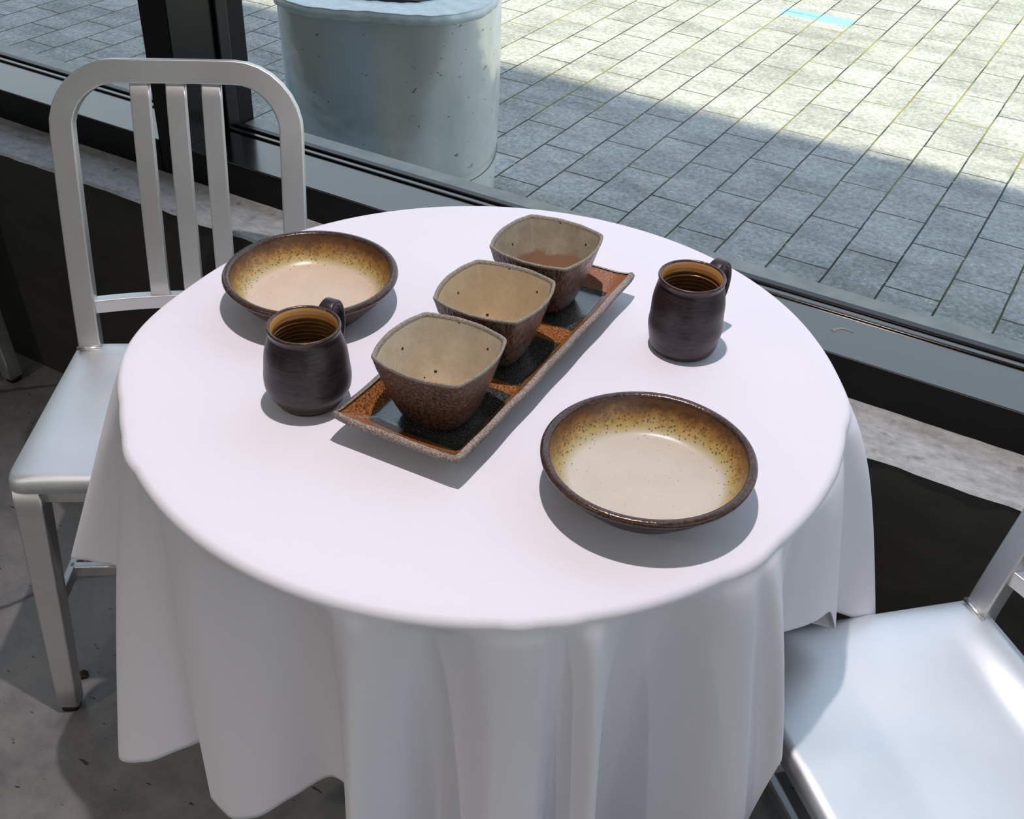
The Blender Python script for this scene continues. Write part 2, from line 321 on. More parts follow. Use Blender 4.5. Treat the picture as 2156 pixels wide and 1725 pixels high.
def loft(bm, rings, closed=True, cap0=False, cap1=False):
    """rings: list of lists of points; consecutive rings bridged with quads"""
    V = [[bm.verts.new(p) for p in r] for r in rings]; n = len(V[0]); F = []
    for i in range(len(V) - 1):
        for j in range(n if closed else n - 1):
            j2 = (j + 1) % n; F.append(bm.faces.new((V[i][j], V[i][j2], V[i + 1][j2], V[i + 1][j])))
    if cap0: F.append(bm.faces.new(list(reversed(V[0]))))
    if cap1: F.append(bm.faces.new(V[-1]))
    return V
def lathe(prof, seg=128, wob=None):
    bm = bmesh.new(); rings = []
    for i, (r, z) in enumerate(prof):
        ring = []
        for j in range(seg):
            t = 2 * PI * j / seg; rr = r * (1 + (wob(t, z) if wob else 0)); ring.append((rr * math.cos(t), rr * math.sin(t), z))
        rings.append(ring)
    c0 = prof[0][0] < 1e-6; c1 = prof[-1][0] < 1e-6
    if c0: rings = rings[1:]
    if c1: rings = rings[:-1]
    V = loft(bm, rings)
    if c0:
        c = bm.verts.new((0, 0, prof[0][1]))
        for j in range(seg): bm.faces.new((c, V[0][(j + 1) % seg], V[0][j]))
    if c1:
        c = bm.verts.new((0, 0, prof[-1][1]))
        for j in range(seg): bm.faces.new((c, V[-1][j], V[-1][(j + 1) % seg]))
    return bm
def smooth_prof(pts, n=6):
    """Catmull-Rom resampling of a profile"""
    P = [pts[0]] + list(pts) + [pts[-1]]; out = []
    for i in range(1, len(P) - 2):
        p0, p1, p2, p3 = P[i - 1], P[i], P[i + 1], P[i + 2]
        for k in range(n):
            t = k / n; out.append(tuple(0.5 * ((2 * p1[d]) + (-p0[d] + p2[d]) * t + (2 * p0[d] - 5 * p1[d] + 4 * p2[d] - p3[d]) * t * t + (-p0[d] + 3 * p1[d] - 3 * p2[d] + p3[d]) * t ** 3) for d in range(len(p1))))
    out.append(pts[-1]); return out
def sweep(bm, path, side, w, t, bev=0.004, taper=None):
    """rounded-rectangle bar swept along path; side(i) = unit vector of the width direction"""
    rings = []; n = len(path)
    for i, p in enumerate(path):
        p = Vector(p); a = Vector(path[max(0, i - 1)]); b = Vector(path[min(n - 1, i + 1)]); T = (b - a).normalized()
        s = Vector(side(i) if callable(side) else side); s = (s - T * s.dot(T)).normalized(); u = T.cross(s)
        ww, tt = (w, t) if taper is None else taper(i / (n - 1))
        hw, ht = ww / 2, tt / 2; ring = []
        for cx, cy, a0 in ((hw - bev, ht - bev, 0), (-hw + bev, ht - bev, 90), (-hw + bev, -ht + bev, 180), (hw - bev, -ht + bev, 270)):
            for k in range(4):
                an = R(a0 + 30 * k); ring.append(p + s * (cx + bev * math.cos(an)) + u * (cy + bev * math.sin(an)))
        rings.append(ring)
    loft(bm, rings, cap0=True, cap1=True); return bm

# ---------------------------------------------------------------- the setting
LZ, WY = 0.53, 1.339          # ledge height, room face of the low wall
FY, FZ = 1.458, 0.597         # room face and top of the window frame
GY = 1.606                    # glass plane
OZ = -0.02                    # paving level
bm = bmesh.new(); bx(bm, -4.2, 3.2, -4.2, 1.5, -0.12, 0.0); struct('floor', bm, M['floor'])
struct('ceiling', box(-4.2, 3.2, -4.2, 2.0, 2.75, 2.95), M['ceiling'])
struct('wall_back', box(-4.2, 3.2, -4.4, -4.2, 0, 2.75), M['wall_light'])
struct('wall_left', box(-4.4, -4.2, -4.4, 2.0, -0.12, 2.95), M['wall_light'])
bm = bmesh.new(); bx(bm, 3.2, 3.4, -4.4, 2.0, -0.12, 0.45); bx(bm, 3.2, 3.4, -4.4, 2.0, 2.66, 2.95); bx(bm, 3.2, 3.4, -4.4, -3.6, 0.45, 2.66); bx(bm, 3.2, 3.4, 1.30, 2.0, 0.45, 2.66); struct('wall_right', bm, M['wall_light'])
bm = bmesh.new()
for y0_ in (-3.6, -2.02, -0.40, 1.24): bx(bm, 3.26, 3.34, y0_, y0_ + 0.06, 0.45, 2.66)
bx(bm, 3.26, 3.34, -3.6, 1.30, 0.45, 0.51); bx(bm, 3.26, 3.34, -3.6, 1.30, 2.60, 2.66)
w4 = struct('added_side_window', bm, M['frame_shaded']); obj('pane', box(3.297, 3.303, -3.56, 1.26, 0.50, 2.61), M['glass'], w4, smooth=False)  # unseen side window, added to light the cloth folds from the right
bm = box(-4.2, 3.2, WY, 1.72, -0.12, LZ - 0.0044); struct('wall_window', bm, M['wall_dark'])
# concrete ledge on top of the low wall, front edge slightly ragged
bm = bmesh.new(); rings = []
nx = 300
for i in range(nx + 1):
    x = -4.2 + 7.4 * i / nx; j = 0.0015 * math.sin(x * 37) + 0.0012 * math.sin(x * 91 + 1) + random.uniform(-.0008, .0008)
    rings.append([(x, WY + 0.004, LZ - 0.0048), (x, WY - 0.0030 + j, LZ - 0.0040), (x, WY + 0.003 + j, LZ + random.uniform(-.0006, .0006)), (x, 1.7, LZ), (x, 1.7, LZ - 0.0048)])
loft(bm, rings, cap0=True, cap1=True); struct('trim_1', bm, M['ledge'], smooth=False)
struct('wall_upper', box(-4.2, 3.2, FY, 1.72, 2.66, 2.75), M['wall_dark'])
# the floors of the building above, whose roof edge throws the shadow on the paving
struct('wall_outside', box(-9.0, 3.4, 1.60, 1.80, 2.70, 4.9), M['facade'])
struct('roof', box(-9.0, 3.4, -5.0, 1.80, 4.9, 5.02), M['facade'])
struct('wall_outside_left', box(-9.0, -4.4, 1.50, 1.80, -0.12, 2.70), M['facade'])

def window(name, x0, x1):
    """one glazed bay: sill rail, head rail, gaskets, pane, outer sill"""
    t = bpy.data.objects.new(name, None); COL.objects.link(t); t['kind'] = 'structure'; t.empty_display_size = 0.05
    def part(nm, bm, mt, label=None):
        o = obj(nm, bm, mt, t, smooth=False)
        if label: o['label'] = label
        return o
    part('sill_rail', box(x0, x1, FY + 0.0006, GY - 0.004, LZ, FZ - 0.003), M['frame_shaded'])
    part('sill_top_face', box(x0, x1, FY, GY - 0.004, FZ - 0.003, FZ, bev=0.0010), M['frame'], 'top face of the sill rail, coloured lighter for its sky sheen')
    part('head_rail', box(x0, x1, FY, GY - 0.004, 2.58, 2.66, bev=0.0012), M['frame_shaded'])
    part('gasket', box(x0, x1, GY - 0.020, GY - 0.004, FZ, FZ + 0.008, bev=0.002), M['gasket'])
    part('glazing_bead', box(x0, x1, GY - 0.034, GY - 0.022, FZ, FZ + 0.004, bev=0.0015), M['frame'])
    part('pane', box(x0, x1, GY - 0.003, GY + 0.003, FZ - 0.01, 2.59), M['glass'])
    part('outer_sill', box(x0, x1, GY + 0.004, GY + 0.052, LZ, FZ - 0.004, bev=0.002), M['outer_sill'])
    return t
SMEAR = [(-.295,1.5171,.5973),(-.2912,1.5262,.5973),(-.287,1.5315,.5973),(-.2804,1.5343,.5973),(-.274,1.5329,.5973),(-.2675,1.5308,.5973)]
w1 = window('window_1', -4.2, -1.627)
w2 = window('window_2', -1.556, 1.45)
bm = bmesh.new()
sm = [Vector(p) for p in SMEAR]; sweep(bm, sm, (0, 1, 0), 0.004, 0.0006, bev=0.0002, taper=lambda f: (0.0065 - 0.0045 * f, 0.0006)); o_ = obj('dried_smear', bm, M['smear'], w2); o_['label'] = 'pale dried smear'
w3 = window('window_3', 1.52, 3.2)
def mullion(name, x0, x1):
    bm = bmesh.new(); bx(bm, x0 + .002, x1 - .002, FY, GY + 0.05, LZ, 2.66, bev=0.0012)
    o = struct(name, bm, M['frame_shaded'])
    for xa in (x0, x1 - .002): obj('side_face', box(xa, xa + .002, FY + .002, GY - .036, FZ, 2.58), M['frame_dark'], o, smooth=False)
    a = obj('glazing_stop', box(x1, x1 + 0.009, GY - 0.034, GY - 0.004, FZ, 2.58, bev=0.002), M['gasket'], o, smooth=False)
    a = obj('glazing_stop', box(x0 - 0.009, x0, GY - 0.034, GY - 0.004, FZ, 2.58, bev=0.002), M['gasket'], o, smooth=False)
    return o
mullion('trim_2', -1.627, -1.556); mullion('trim_3', 1.45, 1.52)

# paving outside
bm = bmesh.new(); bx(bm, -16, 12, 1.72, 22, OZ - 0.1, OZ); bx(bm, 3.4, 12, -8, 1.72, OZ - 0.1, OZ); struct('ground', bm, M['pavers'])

# ---------------------------------------------------------------- planter outside
def planter():
    t = thing('metal_planter', 'tall dented galvanised metal planter standing on the paving outside the window', 'planter', (-1.885, 2.60, OZ), R(24))
    H = 0.628; seg = 160
    def sup(t_, a, n, s=1.0):
        c, s_ = math.cos(t_), math.sin(t_)
        r = a * s / ((abs(c) ** n + abs(s_) ** n) ** (1 / n)); return r * c, r * s_
    def ring(z, a, n, dent=True):
        out = []
        for j in range(seg):
            th = 2 * PI * j / seg; x, y = sup(th, a, n)
            d = 1.0
            if dent:
                d += 0.010 * math.sin(3 * th + 4 * z) * math.sin(5.0 * z + th) - 0.020 * math.exp(-((th - 4.9) ** 2) / .04 - ((z - .42) ** 2) / .03) - 0.016 * math.exp(-((th - 5.35) ** 2) / .02 - ((z - .25) ** 2) / .02)
            out.append((x * d, y * d, z))
        return out
    bm = bmesh.new(); rings = []
    for i in range(60):
        z = 0.004 + (H - 0.022) * i / 59; f = z / H
        a = 0.292 + 0.004 * math.sin(f * 3); n = 2.25 + 1.25 * f ** 1.5
        if abs(z - 0.145) < 0.006: a -= 0.004
        rings.append(ring(z, a, n))
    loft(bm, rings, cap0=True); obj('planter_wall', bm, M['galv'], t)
    bm = bmesh.new(); rings = []
    prof = [(0.285, H - 0.030), (0.300, H - 0.026), (0.304, H - 0.014), (0.300, H - 0.003), (0.292, H), (0.215, H - 0.004), (0.205, H - 0.012), (0.202, H - 0.12)]
    for a, z in smooth_prof(prof, 4):
        rr = []
        for j in range(seg):
            th = 2 * PI * j / seg; nn = 3.3 if a > 0.25 else 2.2; x, y = sup(th, a * (1 + 0.004 * math.sin(17 * th) + .003 * math.sin(41 * th + 2)), nn); rr.append((x, y, z + 0.0012 * math.sin(7 * th) + 0.0008 * math.sin(31 * th)))
        rings.append(rr)
    loft(bm, rings); obj('planter_rim', bm, M['galv_rim'], t)
    bm = bmesh.new(); loft(bm, [ring(0.136, 0.2950, 2.35, True), ring(0.136, 0.2968, 2.35, True), ring(0.1378, 0.2968, 2.35, True), ring(0.1378, 0.2950, 2.35, True)]); obj('seam', bm, M['seam'], t)
    bm = bmesh.new(); loft(bm, [[(sup(2 * PI * j / 64, 0.203, 2.2)[0], sup(2 * PI * j / 64, 0.203, 2.2)[1], H - 0.115) for j in range(64)], [(0.1 * math.cos(2 * PI * j / 64), 0.1 * math.sin(2 * PI * j / 64), H - 0.10) for j in range(64)]], cap1=True)
    obj('soil', bm, M['soil'], t)
    return t
planter()

# ---------------------------------------------------------------- chairs
SW, SD, SZ = 0.422, 0.337, 0.457      # seat width, depth, height
BW, TW, ZT, REC = 0.378, 0.385, 0.893, 0.120
def back_y(z):
    f = max(0.0, (z - SZ)) / (ZT - SZ); return SD + REC * (0.75 * f + 0.25 * f * f)
def build_chair(name, label):
    t = thing(name, label, 'chair', group=None)
    # saddle seat with a rolled front edge
    bm = bmesh.new(); nu, nv = 48, 48; top = []; 
    def seat_pt(u, v, dz=0):
        # u -1..1 across, v 0..1 front to back
        v2 = v; hw = SW / 2 + (BW / 2 + 0.006 - SW / 2) * v
        cu_ = u; x = cu_ * hw
        # rounded front corners
        cr_ = 0.024; y = v * (SD + 0.012)
        ax = abs(x); 
        if ax > hw - cr_:
            d = ax - (hw - cr_); front = cr_ - math.sqrt(max(0, cr_ * cr_ - d * d)); y = front + (y) * (SD + 0.012 - front) / (SD + 0.012)
        bowl = -0.014 * (1 - min(1, abs(u) / 0.95) ** 2.0) ** 2 * (min(1.0, v / 0.35)) * min(1.0, max(0, (0.92 - v) / 0.09))
        ridge = 0.004 * math.exp(-((u) ** 2) / 0.03) * math.exp(-((v - 0.22) / .25) ** 2)
        edge = max(abs(u) ** 12, 0)
        z = SZ + bowl + ridge - 0.010 * edge - 0.006 * max(0, 1 - v / 0.03) ** 2
        return (x, y, z + dz)
    def warp(k, n, p=1.0):
        f = k / n; return f
    us = sorted(set([-1, -.995, -.985, -.97, -.95] + [-.92 + 1.84 * i / 36 for i in range(37)] + [.95, .97, .985, .995, 1])); vs_ = [0, .01, .025, .04, .06, .08] + [.1 + .9 * i / 34 for i in range(35)]
    T = [[bm.verts.new(seat_pt(u, v)) for u in us] for v in vs_]
    for i in range(len(vs_) - 1):
        for j in range(len(us) - 1): bm.faces.new((T[i][j], T[i][j + 1], T[i + 1][j + 1], T[i + 1][j]))
    # skirt
    loop = [T[0][j] for j in range(len(us))] + [T[i][-1] for i in range(1, len(vs_))] + [T[-1][j] for j in range(len(us) - 2, -1, -1)] + [T[i][0] for i in range(len(vs_) - 2, 0, -1)]
    lo = []; lo2 = []
    for v in loop:
        lo.append(bm.verts.new((v.co.x * 1.002, v.co.y - (0.002 if v.co.y < .1 else 0), SZ - 0.022 if v.co.y > .06 else SZ - 0.026)))
        lo2.append(bm.verts.new((v.co.x * 0.97, v.co.y * 0.96 + 0.008, SZ - 0.027)))
    n = len(loop)
    for j in range(n):
        j2 = (j + 1) % n
        bm.faces.new((loop[j2], loop[j], lo[j], lo[j2])); bm.faces.new((lo[j2], lo[j], lo2[j], lo2[j2]))
    bm.faces.new(lo2); obj('seat', bm, M['alu_seat'], t)
    # front legs: tapered, rounded square
    for s in (-1, 1):
        bm = bmesh.new(); p0 = (s * (SW / 2 - 0.024), 0.028, SZ - 0.022); p1 = (s * (SW / 2 - 0.016), -0.022, 0.012)
        path = [tuple(p0[k] + (p1[k] - p0[k]) * i / 10 for k in range(3)) for i in range(11)]
        sweep(bm, path, (1, 0, 0), 0.04, 0.04, bev=0.004, taper=lambda f: (0.042 - 0.009 * f, 0.042 - 0.010 * f))
        lg = obj('front_leg', bm, M['alu'], t)
        bm = bmesh.new(); sweep(bm, [(p1[0], p1[1], 0.014), (p1[0] + s * .0005, p1[1], 0.0)], (1, 0, 0), 0.026, 0.026, bev=0.006); obj('foot_cap', bm, M['rubber'], lg)
    # rear legs run up into the bent back frame as one bar
    r = 0.085; pts = []
    def post(s, z):
        f = (z - SZ) / (ZT - SZ)
        if z >= SZ: hw = (BW + (TW - BW) * f) / 2 - 0.018; y = back_y(z) + 0.011
        else:
            gq = (SZ - z) / SZ; hw = BW / 2 - 0.018 + 0.006 * gq; y = SD + 0.011 + 0.050 * gq ** 1.6
        return Vector((s * hw, y, z))
    zc = ZT - 0.018
    left = [post(-1, 0.012 + (zc - r - 0.012) * i / 28) for i in range(29)]
    arcL = []; c = post(-1, zc - r)
    hwT = TW / 2 - 0.018
    for i in range(1, 9):
        an = PI / 2 * i / 8; x = -hwT + r - r * math.cos(an); z = zc - r + r * math.sin(an); arcL.append(Vector((x, back_y(z) + 0.011 + 0.006 * (1 - (x / hwT) ** 2), z)))
    top = []
    for i in range(1, 12):
        x = (-hwT + r) + (2 * (hwT - r)) * i / 12; top.append(Vector((x, back_y(zc) + 0.011 + 0.006 * (1 - (x / hwT) ** 2), zc)))
    path = left + arcL + top + [Vector((-p.x, p.y, p.z)) for p in reversed(arcL)] + [Vector((-p.x, p.y, p.z)) for p in reversed(left)]
    tilt = Vector((0, ZT - SZ, -REC)).normalized()
    bm = bmesh.new(); sweep(bm, path, tilt, 0.023, 0.036, bev=0.0028); obj('back_frame', bm, M['alu'], t)
    for s in (-1, 1):
        p = post(s, 0.012); bm = bmesh.new(); sweep(bm, [(p.x, p.y, 0.014), (p.x, p.y + .001, 0.0)], (1, 0, 0), 0.028, 0.020, bev=0.005); obj('foot_cap', bm, M['rubber'], t)
    # lower curved rail and three slats
    zr = 0.522
    def arc_y(x, z, sag): return back_y(z) + 0.011 + sag * (1 - (x / 0.165) ** 2)
    bm = bmesh.new(); hw = 0.168
    sweep(bm, [(-hw + 2 * hw * i / 24, arc_y(-hw + 2 * hw * i / 24, zr, 0.022), zr) for i in range(25)], (0, 1, 0), 0.018, 0.024, bev=0.0025); obj('back_rail', bm, M['alu'], t)
    for xs in (-0.054, 0.0, 0.054):
        pth = []
        for i in range(14):
            z = zr + 0.008 + (zc - 0.014 - zr - 0.008) * i / 13; f = i / 13
            pth.append((xs, arc_y(xs, z, 0.022 + (0.006 - 0.022) * f) , z))
        bm = bmesh.new(); sweep(bm, pth, (0, 1, 0), 0.013, 0.030, bev=0.0022); obj('back_slat', bm, M['alu'], t)
    # apron under the seat
    za0, za1 = SZ - 0.060, SZ - 0.026
    bm = bmesh.new(); bx(bm, -SW / 2 + 0.04, SW / 2 - 0.04, 0.018, 0.028, za0, za1, bev=.002); bx(bm, -BW / 2 + 0.03, BW / 2 - 0.03, SD - 0.004, SD + 0.006, za0, za1, bev=.002)
    for s in (-1, 1):
        sweep(bm, [(s * (SW / 2 - 0.014), 0.045, (za0 + za1) / 2), (s * (BW / 2 - 0.012), SD, (za0 + za1) / 2)], (1, 0, 0), 0.010, za1 - za0, bev=.002)
    obj('apron', bm, M['alu'], t)
    # side stretchers and the cross bar between them
    zs = 0.19
    for s in (-1, 1):
        bm = bmesh.new(); a0 = Vector((s * (SW / 2 - 0.020), 0.012, zs)); pr = post(s, zs)
        sweep(bm, [a0, (pr.x, pr.y - 0.008, zs)], (1, 0, 0), 0.014, 0.022, bev=.003); obj('stretcher', bm, M['alu'], t)
    bm = bmesh.new(); sweep(bm, [(-SW / 2 + 0.022, 0.095, zs), (SW / 2 - 0.022, 0.095, zs)], (0, 1, 0), 0.014, 0.022, bev=.003); obj('stretcher', bm, M['alu'], t)
    # weld beads where the posts meet the seat
    for s in (-1, 1):
        bm = bmesh.new(); sweep(bm, [(s * (BW / 2 - 0.038), SD - 0.001, SZ - 0.001), (s * (BW / 2 - 0.018), SD - 0.003, SZ + 0.001), (s * (BW / 2 + 0.001), SD - 0.001, SZ - 0.001)], (0, 0, 1), 0.007, 0.007, bev=.003); obj('weld', bm, M['weld'], t)
    return t
def copy_tree(o, parent=None):
    c = o.copy(); COL.objects.link(c)
    if parent is not None: c.parent = parent
    for ch in list(o.children): copy_tree(ch, c)
    return c
def seat_chair(o, yaw, anchor, local):
    c, s = math.cos(yaw), math.sin(yaw); lx, ly = local
    o.location = (anchor[0] - (c * lx - s * ly), anchor[1] - (s * lx + c * ly), 0); o.rotation_euler = (0, 0, yaw)
chair = build_chair('metal_chair', 'brushed aluminium slat-back chair at the left end of the table, its back against the window')
CH_L = (-1.3730, 0.9945)
src_children = list(chair.children)
chair2 = copy_tree(chair); chair2['label'] = 'brushed aluminium chair at the right side of the table, wide seat nearest the camera'
chair3 = copy_tree(chair); chair3['label'] = 'aluminium chair in shadow by the low wall, one dark leg showing at far left'
for c_ in (chair, chair2, chair3): c_['group'] = 'aluminium cafe chairs'
seat_chair(chair, R(34.05), CH_L, (-BW / 2, SD))
seat_chair(chair2, R(-43.5), (0.011, 1.21), (-BW / 2, SD))
seat_chair(chair3, R(90), (-1.995, 1.262), (SW / 2 - 0.016, -0.022))

# ---------------------------------------------------------------- table
TC = Vector((-0.5708, 0.9584)); TR = 0.42; TZ = 0.75
tb = thing('round_table', 'round pedestal table hidden beneath the white tablecloth', 'table', (TC.x, TC.y, 0))
bm = lathe([(0, TZ - 0.026), (0.385, TZ - 0.026), (0.394, TZ - 0.023), (0.398, TZ - 0.014), (0.396, TZ - 0.005), (0.392, TZ - 0.002), (0, TZ - 0.002)], 96); obj('tabletop', bm, plain('dark_laminate', (0.06, 0.04, 0.03), 0.4), tb)
M['iron'] = plain('black_cast_iron', (0.02, 0.02, 0.02), 0.5, 0.4)
bm = lathe([(0, 0.02), (0.035, 0.02), (0.035, TZ - 0.03), (0, TZ - 0.03)], 48); obj('pedestal', bm, M['iron'], tb)
bm = lathe([(0, 0.0), (0.20, 0.0), (0.205, 0.008), (0.16, 0.018), (0.05, 0.03), (0, 0.03)], 64); obj('table_base', bm, M['iron'], tb)

# tablecloth: (angle seen from the camera's heading, radius, height) of the hem
HEM = [(0, .47, .47), (12, .45, .505), (25, .445, .56), (45, .43, .57), (60, .435, .565), (78, .425, .57), (95, .43, .57), (110, .44, .545), (125, .43, .505), (140, .45, .495), (155, .44, .495), (165, .48, .49), (172, .53, .465), (180, .556, .412), (190, .499, .475), (196, .45, .50), (200, .405, .45), (203, .425, .37), (206.5, .503, .265), (211, .475, .285), (215, .43, .32), (218.5, .385, .34), (222, .425, .275), (226, .423, .268), (231, .405, .285), (237, .375, .33), (243, .345, .36), (248, .340, .335), (251.5, .385, .27), (256, .475, .2), (260.5, .41, .19), (265, .335, .19), (269.5, .38, .18), (274, .475, .18), (279, .485, .18), (282.5, .41, .18), (286, .51, .18), (289, .41, .18), (293.5, .315, .18), (298.5, .33, .18), (302, .40, .19), (305, .485, .19), (308.5, .518, .21), (311, .475, .36), (313.5, .487, .49), (317, .44, .505), (320, .405, .56), (323.5, .428, .585), (333, .452, .565), (339.5, .462, .495), (343, .395, .470), (346.5, .447, .466), (351.5, .526, .42), (356.5, .49, .45)]
def hem_at(th):
    n = len(HEM); th %= 360.0
    for i in range(n):
        a0 = HEM[i][0]; a1 = HEM[(i + 1) % n][0] + (360 if i == n - 1 else 0)
        if a0 <= th < a1: break
    t = (th - a0) / (a1 - a0)
    def gv(k, d):
        return HEM[k % n][d]
    res = []
    for d in (1, 2):
        p0, p1, p2, p3 = gv(i - 1, d), gv(i, d), gv(i + 1, d), gv(i + 2, d)
        # monotone cubic (finite differences with real spacing)
        x0 = HEM[(i - 1) % n][0] - (360 if i == 0 else 0); x3 = HEM[(i + 2) % n][0] + (360 if i + 2 >= n else 0)
        h = a1 - a0; d1 = (p1 - p0) / (a0 - x0); d2 = (p2 - p1) / h; d3 = (p3 - p2) / (x3 - a1)
        m1 = 0 if d1 * d2 <= 0 else 2 * d1 * d2 / (d1 + d2); m2 = 0 if d2 * d3 <= 0 else 2 * d2 * d3 / (d2 + d3)
        t2, t3 = t * t, t ** 3
        res.append((2 * t3 - 3 * t2 + 1) * p1 + (t3 - 2 * t2 + t) * h * m1 + (-2 * t3 + 3 * t2) * p2 + (t3 - t2) * h * m2)
    return res
def cloth():
    bm = bmesh.new(); NS = 1080; rings = []; er = 0.010
    for rr in [0.02, 0.06, 0.12, 0.18, 0.24, 0.29, 0.33, 0.36, 0.38, 0.39, 0.398]:
        rings.append([(rr, j, 0) for j in range(NS)])
    for k in range(1, 9): rings.append([(None, j, k / 8.0) for j in range(NS)])
    for k in range(1, 57): rings.append([(-1, j, k / 56.0) for j in range(NS)])
    H_ = [hem_at(360.0 * j / NS) for j in range(NS)]
    # edge radius follows the folds a little
    E_ = []
    for j in range(NS):
        s = sum(H_[(j + q) % NS][0] for q in range(-14, 15)) / 29.0; E_.append(TR + 0.11 * max(0.0, s - 0.45) - 0.001)
    P = []
    for row in rings:
        ring = []
        for rr, j, u in row:
            th = R(360.0 * j / NS + 29.12); rh, zh = H_[j]; Re = E_[j]
            if rr is not None and rr > 0: r_, z = rr * Re / TR * (1.0), TZ
            elif rr is None:
                an = PI / 2 * u; ro = Re - er; r_ = ro + er * math.sin(an); z = TZ - er + er * math.cos(an)
            else:
                zt = TZ - er; z = zt + (zh - zt) * u; k = u
                sh = u ** 0.5 if rh < Re else u ** (0.72 if 360.0 * j / NS > 250 else 0.92)
                r_ = Re + (rh - Re) * sh
                # soft secondary folds
                r_ += 0.0022 * math.sin(th * 23 + 3 * u) * min(1, u * 4) * (1 if rh > 0.36 else .5)
            x = TC.x + r_ * math.cos(th); y = TC.y + r_ * math.sin(th)
            if z < LZ + 0.015: y = min(y, WY - 0.006)
            ring.append((x, y, z))
        P.append(ring)
    V = loft(bm, P); c = bm.verts.new((TC.x, TC.y, TZ))
    for j in range(NS): bm.faces.new((c, V[0][j], V[0][(j + 1) % NS]))
    o = obj('tablecloth', bm, M['cloth']); 
    md = o.modifiers.new('thickness', 'SOLIDIFY'); md.thickness = 0.0012; md.offset = -1
    tag(o, 'white cloth draped over the round table in deep folds', 'tablecloth'); return o
cloth()

# ---------------------------------------------------------------- shallow bowls
def plate(loc, rz, label, inner, outer):
    t = thing('shallow_bowl', label, 'bowl', loc, rz, 'round shallow stoneware bowls')
    wob = lambda th, z: 0.004 * math.sin(2 * th + 1) + 0.002 * math.sin(5 * th)
    outp = smooth_prof([(0.062, 0.0025), (0.068, 0.0), (0.071, 0.003), (0.0785, 0.010), (0.0920, 0.024), (0.1005, 0.036), (0.1020, 0.0395)], 5)
    obj('bowl_wall', lathe([(0, 0.003)] + outp, 160, wob), outer, t)
    rim = smooth_prof([(0.1012, 0.0388), (0.1045, 0.0390), (0.1078, 0.0415), (0.1085, 0.0448), (0.1065, 0.0476), (0.1030, 0.0482), (0.1000, 0.0470), (0.0988, 0.0445)], 5)
    obj('rim', lathe(rim, 160, wob), M['rim_glaze'], t)
    inn = smooth_prof([(0.0990, 0.0450), (0.0972, 0.0400), (0.0930, 0.0310), (0.0870, 0.0220), (0.0800, 0.0150), (0.0730, 0.0118), (0.060, 0.0100), (0.030, 0.0092), (0.0, 0.0090)], 5)
    obj('inner_glaze', lathe(inn, 160, wob), inner, t)
    return t
plate((-0.3129, 0.8465, TZ), 0.3, 'round shallow bowl nearest the camera, cream inside with a speckled olive band', M['plate_inner'], M['dark_glaze'])
plate((-0.8221, 0.9466, TZ), 2.1, 'round shallow bowl behind the left mug, warm cream inside with red-brown outside', M['plate_inner_warm'], M['plum_glaze'])

# ---------------------------------------------------------------- mugs
def mug(loc, hdir, label, rb, rm, outer):
    t = thing('mug', label, 'mug', loc, 0, 'dark stoneware mugs')
    H = 0.099; RR = 0.0390
    rings_ = lambda th, z: 0.0010 * math.sin(z * 1500)
    outp = [(rb - 0.003, 0.0), (rb, 0.0015), (rb + 0.0035, 0.008), (rm - 0.002, 0.020), (rm, 0.033), (rm - 0.0012, 0.048), (0.5 * (rm + RR) + 0.0012, 0.067), (RR + 0.0008, 0.085), (RR - 0.0006, 0.0905), (RR + 0.0006, 0.0955)]
    obj('mug_wall', lathe([(0, 0.0)] + smooth_prof(outp, 7), 128, rings_), outer, t)
    rim = smooth_prof([(RR + 0.0003, 0.0945), (RR + 0.0010, 0.0972), (RR, H), (RR - 0.0018, H - 0.0002), (RR - 0.0030, H - 0.0016)], 5)
    obj('rim', lathe(rim, 128), M['rim_glaze'], t)
    inn = [(RR - 0.0028, H - 0.0014), (RR - 0.0050, 0.093), (RR - 0.0036, 0.085)]
    for i in range(1, 150):
        z = 0.085 - 0.077 * i / 149; f = (0.085 - z) / 0.085; r_ = (RR - 0.004) + (rm - RR) * math.sin(min(1, f * 1.3) * PI / 2) * (1 if z > .03 else z / .03); inn.append((max(0.02, r_) + 0.0022 * math.sin(z * 2 * PI / 0.0058), z))
    inn += [(0.015, 0.0065), (0, 0.006)]
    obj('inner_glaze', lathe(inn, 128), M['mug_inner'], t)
    # strap handle
    d = Vector((math.cos(hdir), math.sin(hdir), 0)); side = Vector((-d.y, d.x, 0))
    ctl = [(RR - 0.001, 0.082), (RR + 0.008, 0.0935), (RR + 0.019, 0.0960), (RR + 0.029, 0.0880), (RR + 0.033, 0.072), (RR + 0.030, 0.054), (RR + 0.020, 0.040), (rm - 0.003, 0.034)]
    pth = [d * a_ + Vector((0, 0, z)) for a_, z in smooth_prof(ctl, 6)]
    bm = bmesh.new(); sweep(bm, pth, side, 0.018, 0.006, bev=0.0028, taper=lambda f: (0.021 - 0.006 * math.sin(f * PI) ** 0.7, 0.0065)); obj('handle', bm, outer, t)
    return t
mug((-0.6945, 0.7815, TZ), R(98), 'dark mug at the left, between the tray and the far shallow bowl', 0.0345, 0.0480, M['dark_glaze'])
mug((-0.3895, 1.1180, TZ), R(76), 'dark mug standing alone at the right, behind the nearer shallow bowl', 0.0370, 0.0450, M['dark_glaze'])

